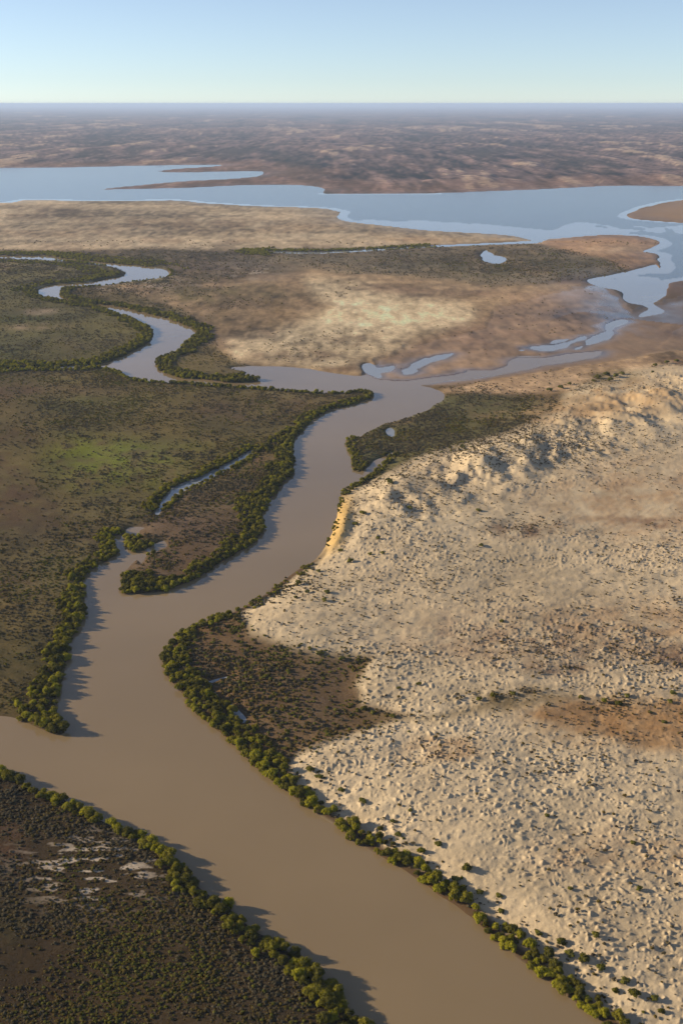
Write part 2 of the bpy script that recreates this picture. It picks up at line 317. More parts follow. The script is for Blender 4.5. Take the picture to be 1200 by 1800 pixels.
# wet margin round every water body
wet = sstep(5, 0.5, SDN) * (BODY != 1) + sstep(60, 4, SDN) * (BODY == 1)
wetm = np.clip(wet * (0.35 + 0.65 * np.maximum(Z['mud'], Z['far'])), 0, 1)
TINT = TINT * (1 - 0.42 * wetm[..., None])
wn = fbm(X, Y * 0.6, 46, 5, 401, CELLX * 2, 0.62)
creek_side = np.clip(np.exp(-((V - (668 - 0.155 * (U - 760))) / 17) ** 2) * sstep(600, 660, U) * sstep(1130, 1040, U) + np.exp(-((U - 1090) / 60) ** 2 - ((V - 545) / 45) ** 2), 0, 1)
WET = np.clip(np.maximum(sstep(14, 1, SDN) * (BODY != 1), sstep(90, 8, SDN) * (BODY == 1)) * np.maximum(Z['mud'], 0.45 * (BODY == 1)) * (0.75 + 0.8 * wn), 0, 1)
WET = np.maximum(WET, np.clip(Z['mud'] * creek_side * sstep(0.02, 0.24, wn + 0.12 * fbm(X, Y * 0.5, 12, 3, 405, CELLX * 2)), 0, 1)).astype(np.float32)
TINT = TINT * (1 - 0.2 * WET[..., None])
# natural mottling of soil and plants
lowveg = np.clip(Z['wmarsh'] + Z['nwmarsh'] + Z['swmarsh'] + Z['island'] + Z['upscrub'] + Z['tri'] + Z['rscrub'] + Z['bend'], 0, 1)
n1 = fbm(X, Y, 30, 5, 51, CELL); n2 = fbm(X, Y, 7, 4, 61, CELL); n3 = fbm(X, Y * 0.5, 260, 5, 71, CELL)
mott = 1 + 0.30 * n1 * lowveg + 0.22 * n2 * (0.4 + 0.6 * lowveg) + 0.28 * n3 * (1 - Z['dune']) + 0.10 * n1
flats = np.clip(Z['nflat'] + Z['mid'] + Z['upscrub'] + Z['point'] + Z['beach'] + 0.35 * Z['mud'], 0, 1)
s1 = fbm(X * 0.35, Y * 0.5, 60, 5, 311, CELLX * 2, 0.62); s2 = fbm(X, Y * 0.6, 9, 3, 315, CELLX * 1.2, 0.7)
mott = mott + flats * (0.95 * s1 + 0.45 * s2 + 0.5 * fbm(X, Y * 0.3, 5, 2, 317, CELLX, 0.8))
dz = fbm(X, Y, 60, 5, 321, CELL, 0.6); mott = mott + Z['dune'] * (0.22 * dz + 0.16 * fbm(X, Y, 5, 3, 325, CELLX * 1.5))
TINT = TINT * np.clip(mott, 0.35, 1.8)[..., None]
hue = fbm(X, Y, 45, 4, 81, CELL)[..., None]
TINT = TINT * (1 + hue * np.array([0.10, 0.0, -0.12], np.float32) * (0.3 + 0.7 * lowveg[..., None]))
# the far plain: dark scrub, rusty soil and pale blowouts
f1 = fbm(X, Y * 0.45, 620, 6, 91, CELLX * 3, 0.62); f2 = fbm(X, Y * 0.4, 1700, 5, 95, CELLX * 3, 0.6); f3 = fbm(X, Y * 0.2, 150, 5, 99, CELLX * 3, 0.65); f4 = fbm(X, Y * 0.25, 45, 3, 97, CELLX * 2, 0.7); f5 = fbm(X, Y * 0.14, 15, 2, 103, CELLX, 0.8)
fw = Z['far'][..., None]
farc = alb(114, 93, 85) * (1 + 0.6 * f1[..., None] + 0.9 * f3[..., None] + 1.2 * f4[..., None] + 1.1 * f5[..., None])
pale = (sstep(0.26, 0.46, f3 + 0.2 * f2 + 0.4 * f4 + 0.35 * f5) * 0.8)[..., None]; rust = sstep(0.05, 0.4, f2)[..., None] * 0.35
farc = farc + (alb(118, 90, 76) - farc) * rust; farc = farc + (alb(196, 168, 138) - farc) * pale
dk = sstep(0.10, 0.32, -f3 - 0.2 * f1 + 0.3 * f4 - 0.45 * f5)[..., None] * 0.65; farc = farc + (alb(62, 56, 48) - farc) * dk
shore = (sstep(260, 60, SDN) * (BODY == 1))[..., None] * 0.4; farc = farc + (alb(150, 112, 82) - farc) * shore
TINT = TINT * (1 - fw) + np.clip(farc, 0.01, 0.6) * fw
# salt crust in the near scrub flat
salt = sstep(0.12, 0.28, fbm(X * 0.55, Y * 1.6, 2.0, 3, 111, CELL)) * np.exp(-((U - 165) / 105) ** 2 - ((V - 1535) / 55) ** 2)
salt2 = sstep(0.1, 0.3, fbm(X, Y, 9, 3, 113, CELL)) * np.clip(np.exp(-((U - 200) / 130) ** 2 - ((V - 500) / 12) ** 2) + np.exp(-((U - 440) / 40) ** 2 - ((V - 480) / 14) ** 2), 0, 1)
sc_ = np.clip(salt * 1.3 + 0.6 * salt2, 0, 0.9)[..., None]; TINT = TINT + (alb(200, 182, 160) - TINT) * sc_
TINT = np.clip(TINT, 0.006, 0.7).astype(np.float32)
print('tints', round(time.time() - T0, 1))

# ------------------------------------------------------------------ relief
def blur(A, r):
    for ax in (0, 1):
        P_ = np.concatenate([np.repeat(np.take(A, [0], ax), r + 1, ax), A, np.repeat(np.take(A, [-1], ax), r, ax)], ax)
        c = np.cumsum(P_, axis=ax, dtype=np.float64); n_a = A.shape[ax]
        A = ((np.take(c, np.arange(2 * r + 1, 2 * r + 1 + n_a), ax) - np.take(c, np.arange(0, n_a), ax)) / (2 * r + 1)).astype(np.float32)
    return A
ZD = blur(blur(Z['dune'], 9), 9)
bank = np.maximum(SDN - 2.6 * ZD * (1 - np.clip(cut * 1.5, 0, 1)), 0)
hmax = 0.9 + 1.5 * ZD - 0.3 * Z['mud'] + 2.0 * Z['far'] + 0.4 * Z['nflat'] + 1.6 * cut
rise = 2.5 + 4.5 * ZD + 30 * Z['mud'] + 60 * Z['far'] + 40 * Z['nflat'] - 3.5 * cut * Z['dune']
hgt = np.where(SDN > 0, np.maximum(hmax * (1 - np.exp(-bank / rise)), 0.5 * ZD * (1 - np.exp(-np.maximum(SDN, 0) / 1.2))), 1.2 * np.tanh(SDN / 2.5))
land = sstep(0.3, 6, SDN)
hgt = hgt + land * lowveg * (0.22 * n2 + 0.35 * n1)
dune = np.minimum(ZD * 1.15, Z['dune']) * sstep(0.8, 5, SDN)
ridge = np.clip(np.exp(-(((V - (915 - 0.385 * (U - 640))) / 62) ** 2)) * (U > 560) * sstep(560, 720, U), 0, 1)
calm = np.clip(np.exp(-((U - 1130) / 170) ** 2 - ((V - 900) / 55) ** 2) + np.exp(-((U - 1150) / 190) ** 2 - ((V - 1290) / 45) ** 2), 0, 1)
big = 1 - np.abs(fbm(X + 0.5 * Y, Y * 0.8, 34, 3, 121, CELL)) * 2.2
bl = fbm(X, Y, 16, 2, 125, CELL)
rough = 0.30 + 0.85 * sstep(-0.22, 0.25, fbm(X, Y, 26, 4, 129, CELL))
fade = np.clip(3.0 / CELL - 1.2, 0.3, 1)
wx = X + 1.3 * fbm(X, Y, 3.2, 2, 331, CELL); wy = Y + 1.3 * fbm(X, Y, 3.2, 2, 335, CELL)
hum = mounds(wx, wy, 1.75, 201, 0.36, 0.66) * 0.46 + mounds(wx + 1.1, wy + 0.7, 0.95, 211, 0.40, 0.55) * 0.22 + mounds(wx, wy, 5.2, 221, 0.24, 0.25) * 0.45
d_h = rough * hum * (1 - 0.8 * calm) + 0.55 * bl * (1 - 0.7 * calm) + 0.14 * fbm(X, Y, 1.6, 2, 131, CELL) + 0.30 * fbm(X * 0.45 + 0.2 * Y, Y - 0.15 * X, 4.0, 3, 133, CELL) * (1 - 0.6 * calm)
r1 = 1 - np.abs(fbm(X + 0.25 * Y, Y * 0.55, 15, 3, 341, CELLX * 1.2, 0.55)) * 3.0; r2 = fbm(X, Y * 0.6, 8, 3, 345, CELLX * 1.2, 0.6)
r3 = fbm(X * 0.8 + 0.2 * Y, Y * 0.5, 13, 2, 347, CELLX * 1.2, 0.5)
d_h = d_h + ridge * sstep(0.75, 1.0, ZD) * (0.8 * np.clip(big, 0, 1) + 4.6 * np.clip(r3, -0.05, 1) + 2.0 * np.clip(r2, -0.1, 1) + 0.35 * mounds(wx, wy, 3.4, 237, 0.42, 0.6))
hgt = hgt + dune * d_h * fade
hgt = hgt + Z['far'] * land * (16 * np.clip(f1, 0, 1) + 12 * np.clip(f3, 0, 1) + 4 * np.clip(f4, 0, 1)) * sstep(20, 240, np.where(BODY == 1, SDN, 400))
hgt = hgt + (Z['nflat'] + Z['mid']) * land * 0.25 * n1
HG = hgt.astype(np.float32)
print('relief', round(time.time() - T0, 1))

def index_of(x, y):
    fr = np.interp(y, Yrows, np.arange(NR)); d = depth_of(np.maximum(y, 60))
    fc = np.interp(x / d * FPX + 600, ucols, np.arange(NC)); return fr, fc
def sample(F, x, y):
    fr, fc = index_of(x, y); r = np.clip(fr.astype(int), 0, NR - 2); c = np.clip(fc.astype(int), 0, NC - 2); a = fr - r; b = fc - c
    return (F[r, c] * (1 - b) + F[r, c + 1] * b) * (1 - a) + (F[r + 1, c] * (1 - b) + F[r + 1, c + 1] * b) * a

# ------------------------------------------------------------------ materials
def mat(name):
    m = bpy.data.materials.new(name); m.use_nodes = True; n = m.node_tree.nodes
    return m, n, m.node_tree.links, n['Principled BSDF']
def ground_mat(name, speck=0.25, scale=1.6, bump=0.25, rgh=0.95, spec=0.1):
    m, n, l, p = mat(name)
    at = n.new('ShaderNodeAttribute'); at.attribute_name = 'tint'
    geo = n.new('ShaderNodeNewGeometry')
    nz = n.new('ShaderNodeTexNoise'); nz.inputs['Scale'].default_value = scale; nz.inputs['Detail'].default_value = 5; nz.inputs['Roughness'].default_value = 0.7
    l.new(geo.outputs['Position'], nz.inputs['Vector'])
    mr = n.new('ShaderNodeMapRange'); mr.inputs[1].default_value = 0.3; mr.inputs[2].default_value = 0.7; mr.inputs[3].default_value = 1 - speck; mr.inputs[4].default_value = 1 + speck
    l.new(nz.outputs['Fac'], mr.inputs[0])
    mx = n.new('ShaderNodeMix'); mx.data_type = 'RGBA'; mx.blend_type = 'MULTIPLY'; mx.inputs[0].default_value = 1
    l.new(at.outputs['Color'], mx.inputs[6]); l.new(mr.outputs[0], mx.inputs[7]); l.new(mx.outputs[2], p.inputs['Base Color'])
    bp = n.new('ShaderNodeBump'); bp.inputs['Strength'].default_value = bump; bp.inputs['Distance'].default_value = 0.3
    l.new(nz.outputs['Fac'], bp.inputs['Height']); l.new(bp.outputs[0], p.inputs['Normal'])
    for soc, dry, wet_ in (('Roughness', rgh, 0.10), ('Specular IOR Level', spec, 0.6)):
        wr = n.new('ShaderNodeMapRange'); wr.inputs[3].default_value = dry; wr.inputs[4].default_value = wet_; l.new(at.outputs['Alpha'], wr.inputs[0]); l.new(wr.outputs[0], p.inputs[soc])
    return m
def water_mat(name, base, rough, wave, scale, ior=1.42):
    m, n, l, p = mat(name)
    geo = n.new('ShaderNodeNewGeometry')
    nz = n.new('ShaderNodeTexNoise'); nz.inputs['Scale'].default_value = 0.012; nz.inputs['Detail'].default_value = 4
    l.new(geo.outputs['Position'], nz.inputs['Vector'])
    cr = n.new('ShaderNodeMix'); cr.data_type = 'RGBA'; wr = n.new('ShaderNodeMapRange'); wr.inputs[1].default_value = 0.3; wr.inputs[2].default_value = 0.7; l.new(nz.outputs['Fac'], wr.inputs[0]); l.new(wr.outputs[0], cr.inputs[0])
    cr.inputs[6].default_value = (*[c * 0.90 for c in base], 1); cr.inputs[7].default_value = (*[c * 1.10 for c in base], 1)
    l.new(cr.outputs[2], p.inputs['Base Color'])
    p.inputs['Roughness'].default_value = rough; p.inputs['IOR'].default_value = ior
    wv = n.new('ShaderNodeTexNoise'); wv.inputs['Scale'].default_value = scale; wv.inputs['Detail'].default_value = 3
    l.new(geo.outputs['Position'], wv.inputs['Vector'])
    bp = n.new('ShaderNodeBump'); bp.inputs['Strength'].default_value = wave; bp.inputs['Distance'].default_value = 0.2
    l.new(wv.outputs['Fac'], bp.inputs['Height']); l.new(bp.outputs[0], p.inputs['Normal'])
    return m
M_MARSH = ground_mat('marsh_soil', 0.3, 1.3, 0.4); M_SAND = ground_mat('dune_sand', 0.12, 2.2, 0.3); M_MUD = ground_mat('tidal_mud', 0.12, 0.35, 0.03, 0.7, 0.2)
M_FLAT = ground_mat('sandy_flat', 0.32, 0.45, 0.2); M_FAR = ground_mat('arid_plain', 0.5, 0.05, 0.2)
MUDWATER = (0.265, 0.188, 0.100)
M_RIVER = water_mat('silty_river_water', MUDWATER, 0.06, 0.03, 0.8)
M_LAKE = water_mat('wind_ruffled_lake_water', (0.085, 0.100, 0.112), 0.16, 0.25, 0.25, 1.36)
M_SHALLOW = water_mat('still_shallow_water', (0.27, 0.27, 0.26), 0.03, 0.0, 0.5, 1.6)

# ------------------------------------------------------------------ build ground and water meshes
def grid_mesh(name, fmask, Zs, material, tint=True, smooth_=True):
    rr, cc = np.where(fmask)
    if len(rr) == 0: return None
    q = np.stack([rr * NC + cc, rr * NC + cc + 1, (rr + 1) * NC + cc + 1, (rr + 1) * NC + cc], 1)
    used, inv = np.unique(q, return_inverse=True); inv = inv.reshape(q.shape)
    co = np.stack([X.ravel()[used], Y.ravel()[used], (Zs.ravel()[used] if Zs is not None else np.zeros(len(used)))], 1).astype(np.float32)
    me = bpy.data.meshes.new(name); me.vertices.add(len(co)); me.vertices.foreach_set('co', co.ravel())
    me.loops.add(inv.size); me.loops.foreach_set('vertex_index', inv.ravel().astype(np.int32))
    me.polygons.add(len(q)); me.polygons.foreach_set('loop_start', np.arange(0, inv.size, 4, dtype=np.int32))
    me.polygons.foreach_set('use_smooth', np.full(len(q), smooth_))
    me.update(calc_edges=True)
    if tint:
        at = me.attributes.new('tint', 'FLOAT_COLOR', 'POINT')
        c = np.ones((len(co), 4), np.float32); c[:, :3] = TINT.reshape(-1, 3)[used]; c[:, 3] = WET.ravel()[used]; at.data.foreach_set('color', c.ravel())
    me.materials.append(material)
    ob = bpy.data.objects.new(name, me); COL.objects.link(ob); ob['kind'] = 'structure'
    return ob
cell4 = lambda A, f: f(f(A[:-1, :-1], A[1:, :-1]), f(A[:-1, 1:], A[1:, 1:]))
zmin, zmax = cell4(HG, np.minimum), cell4(HG, np.maximum)
cavg = lambda A: (A[:-1, :-1] + A[1:, :-1] + A[:-1, 1:] + A[1:, 1:]) / 4
landf = zmax > -0.25
wd, wm, wf, ws = cavg(Z['dune']), cavg(np.maximum(Z['mud'], 0)), cavg(Z['far']), cavg(np.clip(Z['nflat'] + Z['mid'] + Z['point'] + Z['beach'], 0, 1))
wl = cavg(lowveg)
who = np.argmax(np.stack([wl + 0.01, wd, wm * 1.05, wf, ws]), 0)
for nm, k, m_ in (('marsh_ground', 0, M_MARSH), ('dune_field', 1, M_SAND), ('mud_flat', 2, M_MUD), ('far_plain', 3, M_FAR), ('sand_flat', 4, M_FLAT)):
    o = grid_mesh(nm, landf & (who == k), HG, m_)
    if o: o['label'] = {'marsh_ground': 'brown and olive salt marsh soil on both sides of the river', 'dune_field': 'pale hummocky sand dunes beside the winding river', 'mud_flat': 'smooth wet brown tidal mud below the lagoon',
                        'far_plain': 'hazy brown scrub plain stretching to the horizon', 'sand_flat': 'beige and brown sandy flats between lake and river'}[nm]
waterf = zmin < 0.02
bc = BODY[:-1, :-1]
sn = cavg(fbm(X, Y * 0.5, 130, 5, 141, CELLX * 3, 0.62)); Us, Vs = U[:-1, :-1], V[:-1, :-1]
belt = np.exp(-((Vs - (389 + 0.095 * (Us - 620))) / 11) ** 2) * sstep(585, 640, Us) * (Us < 1000) + np.exp(-((Vs - 412) / 15) ** 2) * sstep(960, 1040, Us) + np.exp(-((Us - 1100) / 45) ** 2 - ((Vs - 515) / 34) ** 2)
shal = (0.62 * belt + 1.5 * sn > 0.50) & (belt > 0.12) & (bc == 1)
shal |= (bc == 1) & (cavg(SDN) > -14) & (V[:-1, :-1] > 340)
WL = {'river': 'silty brown tidal river winding between marsh and dunes', 'lake': 'wide blue-grey lake in front of the far plain', 'side_creek': 'narrow creek between the mangrove spit and the marsh',
      'north_creek': 'thin straight creek across the flats near the lake', 'west_creek': 'thin creek in the marsh joining the river bend'}
for k, (nm, _) in enumerate(BODIES):
    m_ = M_RIVER if nm == 'river' else M_LAKE if nm == 'lake' else M_SHALLOW
    f = waterf & (bc == k)
    if nm == 'lake': f &= ~shal
    o = grid_mesh(nm, f, None, m_, False)
    if o: o['label'] = WL.get(nm, 'small still tidal pool reflecting the sky')
o = grid_mesh('tidal_shallows', waterf & shal, None, M_SHALLOW, False); o['label'] = 'pale streaks of still shallow water along the lake shore'
print('meshes', round(time.time() - T0, 1))

# ------------------------------------------------------------------ plants
def leaf_mat(name, c1, c2, trans=0.3):
    m, n, l, p = mat(name)
    oi = n.new('ShaderNodeObjectInfo'); geo = n.new('ShaderNodeNewGeometry')
    nz = n.new('ShaderNodeTexNoise'); nz.inputs['Scale'].default_value = 0.7; nz.inputs['Detail'].default_value = 2
    l.new(geo.outputs['Position'], nz.inputs['Vector'])
    add = n.new('ShaderNodeMath'); add.operation = 'MULTIPLY_ADD'; add.inputs[1].default_value = 0.6; l.new(oi.outputs['Random'], add.inputs[0])
    mm = n.new('ShaderNodeMath'); mm.operation = 'MULTIPLY'; mm.inputs[1].default_value = 0.45; l.new(nz.outputs['Fac'], mm.inputs[0]); l.new(mm.outputs[0], add.inputs[2])
    mx = n.new('ShaderNodeMix'); mx.data_type = 'RGBA'; mx.inputs[6].default_value = (*c1, 1); mx.inputs[7].default_value = (*c2, 1); l.new(add.outputs[0], mx.inputs[0])
    l.new(mx.outputs[2], p.inputs['Base Color']); p.inputs['Roughness'].default_value = 0.7; p.inputs['Specular IOR Level'].default_value = 0.04
    tr = n.new('ShaderNodeBsdfTranslucent'); l.new(mx.outputs[2], tr.inputs['Color'])
    ms = n.new('ShaderNodeMixShader'); ms.inputs[0].default_value = trans
    l.new(p.outputs[0], ms.inputs[1]); l.new(tr.outputs[0], ms.inputs[2]); l.new(ms.outputs[0], n['Material Output'].inputs['Surface'])
    return m
L_BRIGHT = leaf_mat('mangrove_leaf_bright', (0.230, 0.220, 0.014), (0.340, 0.300, 0.022))
L_OLIVE = leaf_mat('mangrove_leaf_olive', (0.150, 0.142, 0.013), (0.235, 0.200, 0.022))
L_DARK = leaf_mat('mangrove_leaf_dark', (0.082, 0.080, 0.012), (0.140, 0.122, 0.018))
S_OLIVE = leaf_mat('saltbush_leaf_olive', (0.115, 0.112, 0.018), (0.185, 0.165, 0.030), 0.15)
S_RUST = leaf_mat('saltbush_leaf_rust', (0.115, 0.084, 0.020), (0.175, 0.124, 0.034), 0.15)
S_GREY = leaf_mat('saltbush_leaf_grey', (0.105, 0.084, 0.044), (0.160, 0.126, 0.068), 0.1)
T_DRY = leaf_mat('dry_tussock', (0.060, 0.043, 0.026), (0.115, 0.086, 0.054), 0.1)
M_BARK, n, l, p = mat('mangrove_bark')
nz = n.new('ShaderNodeTexNoise'); nz.inputs['Scale'].default_value = 6; rp = n.new('ShaderNodeMix'); rp.data_type = 'RGBA'
rp.inputs[6].default_value = (0.05, 0.036, 0.026, 1); rp.inputs[7].default_value = (0.12, 0.09, 0.065, 1); l.new(nz.outputs['Fac'], rp.inputs[0]); l.new(rp.outputs[2], p.inputs['Base Color']); p.inputs['Roughness'].default_value = 0.9

def sphere_pts(rng, n):
    v = rng.normal(size=(n, 3)); return v / np.linalg.norm(v, axis=1, keepdims=True)
ICO_V, ICO_F = None, None
def ico():
    global ICO_V, ICO_F
    if ICO_V is None:
        import bmesh
        b = bmesh.new(); bmesh.ops.create_icosphere(b, subdivisions=2, radius=1); b.verts.ensure_lookup_table()
        ICO_V = np.array([v.co[:] for v in b.verts]); ICO_F = np.array([[v.index for v in f.verts] for f in b.faces]); b.free()
    return ICO_V, ICO_F
def foliage_arrays(seed, lobes, leaves, leaf, flat=1.0, core=0.86, spread=0.30):
    """a crown of lumpy leaf masses: unit width, base at z=0"""
    rng = np.random.default_rng(seed); vs, fs = [], []; base = 0
    L = []
    for k in range(lobes):
        a = 2 * math.pi * (k / lobes + rng.uniform(-.06, .06)); rr = spread * (0.25 + 0.75 * math.sqrt(rng.uniform(0.05, 1))) if k else 0.02
        r = rng.uniform(0.12, 0.23) if k else 0.27
        zc = (rng.uniform(0.24, 0.52) - 0.25 * rr) * flat if k else 0.46 * flat
        L.append((rr * math.cos(a), rr * math.sin(a), max(zc, r * 0.75 * flat), r))
    iv, jf = ico()
    for (x, y, z, r) in L:
        nrm = 1 + 0.16 * np.sin(iv @ rng.normal(size=(3, 3)) * 3.0).sum(1, keepdims=True) / 1.7
        v = iv * nrm * r * core; v[:, 2] *= 0.9 * flat; v += (x, y, z); v[:, 2] = np.maximum(v[:, 2], 0.01)
        vs.append(v); fs.append(jf + base); base += len(v)
    w_ = np.array([r * r for *_, r in L]); w_ /= w_.sum()
    which = rng.choice(len(L), leaves, p=w_); d = sphere_pts(rng, leaves); d[:, 2] = np.where(d[:, 2] < -0.35, -d[:, 2], d[:, 2])
    LA = np.array(L); c = LA[which, :3] + d * (LA[which, 3] * rng.uniform(0.80, 1.24, leaves))[:, None] * np.array([1, 1, 0.9 * flat])
    nr = d + 0.75 * sphere_pts(rng, leaves); nr /= np.linalg.norm(nr, axis=1, keepdims=True)
    t = np.cross(nr, sphere_pts(rng, leaves)); t /= np.linalg.norm(t, axis=1, keepdims=True) + 1e-9; b = np.cross(nr, t)
    s = (leaf * rng.uniform(0.6, 1.3, leaves))[:, None]
    q = np.stack([c - t * s, c + b * s * 0.6, c + t * s, c - b * s * 0.6], 1); q[..., 2] = np.maximum(q[..., 2], 0.0)
    vs.append(q.reshape(-1, 3)); qi = np.arange(leaves * 4).reshape(-1, 4) + base
    return np.concatenate(vs), np.concatenate(fs).tolist() + qi.tolist()
def trunk_arrays(seed, h=0.42, r=0.035):
    rng = np.random.default_rng(seed); vs, fs = [], []
    stems = [((0, 0), (rng.uniform(-.05, .05), rng.uniform(-.05, .05)), 1.0)] + [((rng.uniform(-.03, .03), rng.uniform(-.03, .03)), (0.22 * math.cos(a), 0.22 * math.sin(a)), 0.65) for a in (rng.uniform(0, 2), rng.uniform(2, 4), rng.uniform(4, 6.2))]
    for (b, t, k) in stems:
        o = len(vs)
        for j in range(4):
            f = j / 3; x = b[0] + (t[0] - b[0]) * f ** 1.3; y = b[1] + (t[1] - b[1]) * f ** 1.3; rad = r * k * (1.25 - 0.75 * f)
            for s in range(6): vs.append((x + rad * math.cos(s * math.pi / 3), y + rad * math.sin(s * math.pi / 3), -0.06 + (h + 0.06) * f))
        for j in range(3):
            for s in range(6): fs.append([o + j * 6 + s, o + j * 6 + (s + 1) % 6, o + (j + 1) * 6 + (s + 1) % 6, o + (j + 1) * 6 + s])
    return np.array(vs), fs
def mesh_of(name, v, f, mats, split=None):
    me = bpy.data.meshes.new(name); me.from_pydata([tuple(a) for a in v], [], f)
    for m in mats: me.materials.append(m)
    if split is not None: me.polygons.foreach_set('material_index', (np.arange(len(f)) >= split).astype(np.int32))
    me.update(); return me
def joined(name, cr, tr, m1, m2):
    v = np.concatenate([cr[0], tr[0]]); f = list(cr[1]) + [[i + len(cr[0]) for i in q] for q in tr[1]]
    return mesh_of(name, v, f, [m1, m2], len(cr[1]))
SHAPES = [foliage_arrays(300 + k, 10 + k % 4, 820, 0.046, 1.0 if k % 2 else 0.88, 0.80, 0.36) for k in range(5)]
TRUNKS = [trunk_arrays(400 + k) for k in range(5)]
LEAFS = [('bright yellow-green', L_BRIGHT), ('olive green', L_OLIVE), ('dark green', L_DARK)]
CROWN = [[mesh_of('crown', *SHAPES[k], [m]) for k in range(5)] for _, m in LEAFS]
TRUNK = [mesh_of('trunk', *TRUNKS[k], [M_BARK]) for k in range(5)]
WHOLE = [[joined('mangrove', SHAPES[k], TRUNKS[k], m, M_BARK) for k in range(5)] for _, m in LEAFS]
BSH = [foliage_arrays(500 + k, 5, 170, 0.085, 0.72, 0.9, 0.27) for k in range(4)]
SALTS = [('olive', S_OLIVE), ('rust-brown', S_RUST), ('grey-brown', S_GREY)]
BUSH = [[mesh_of('saltbush', *BSH[k], [m]) for k in range(4)] for _, m in SALTS]
DSH = [foliage_arrays(600 + k, 6, 260, 0.07, 0.8, 0.88) for k in range(3)]
DBUSH = [mesh_of('dune_shrub', *DSH[k], [m]) for k, m in enumerate((S_OLIVE, L_DARK, L_OLIVE))]
TUS = [foliage_arrays(700 + k, 3, 60, 0.13, 0.75, 0.8, 0.25) for k in range(3)]
TUSS = [mesh_of('tussock', *TUS[k], [m]) for k, m in enumerate((T_DRY, S_GREY, S_RUST))]
print('plants', round(time.time() - T0, 1))

def scatter(name, meshes, pts, scale, zs, idx, label, cat):
    """one countless mass of plants: points with size, turn and kind, drawn as instances"""
    rng = np.random.default_rng(len(pts))
    me = bpy.data.meshes.new(name); me.vertices.add(len(pts)); me.vertices.foreach_set('co', np.asarray(pts, np.float32).ravel())
    for an, ty, va in (('size', 'FLOAT_VECTOR', np.stack([scale, scale, zs], 1)), ('turn', 'FLOAT', rng.uniform(0, 6.283, len(pts))), ('sort', 'INT', idx)):
        a = me.attributes.new(an, ty, 'POINT'); a.data.foreach_set('vector' if ty == 'FLOAT_VECTOR' else 'value', np.asarray(va, np.int32 if ty == 'INT' else np.float32).ravel())
    ob = bpy.data.objects.new(name, me); COL.objects.link(ob)
    g = bpy.data.node_groups.new(name, 'GeometryNodeTree'); g.interface.new_socket('Geometry', in_out='INPUT', socket_type='NodeSocketGeometry'); g.interface.new_socket('Geometry', in_out='OUTPUT', socket_type='NodeSocketGeometry')
    N = g.nodes; K = g.links; gi = N.new('NodeGroupInput'); go = N.new('NodeGroupOutput'); ip = N.new('GeometryNodeInstanceOnPoints'); jn = N.new('GeometryNodeJoinGeometry')
    for m in meshes:
        src = bpy.data.objects.new(m.name + '_source', m)      # geometry source only, never placed in the scene
        oi = N.new('GeometryNodeObjectInfo'); oi.inputs['Object'].default_value = src; oi.inputs['As Instance'].default_value = True
        K.new(oi.outputs['Geometry'], jn.inputs[0])
    def att(nm, ty):
        a = N.new('GeometryNodeInputNamedAttribute'); a.data_type = ty; a.inputs['Name'].default_value = nm; return a.outputs['Attribute']
    cx = N.new('ShaderNodeCombineXYZ'); K.new(att('turn', 'FLOAT'), cx.inputs[2])
    K.new(gi.outputs[0], ip.inputs['Points']); K.new(jn.outputs[0], ip.inputs['Instance']); ip.inputs['Pick Instance'].default_value = True
    K.new(att('sort', 'INT'), ip.inputs['Instance Index']); K.new(cx.outputs[0], ip.inputs['Rotation']); K.new(att('size', 'FLOAT_VECTOR'), ip.inputs['Scale']); K.new(ip.outputs[0], go.inputs[0])
    md = ob.modifiers.new('scatter', 'NODES'); md.node_group = g
    ob['kind'] = 'stuff'; ob['label'] = label; ob['category'] = cat
    return ob

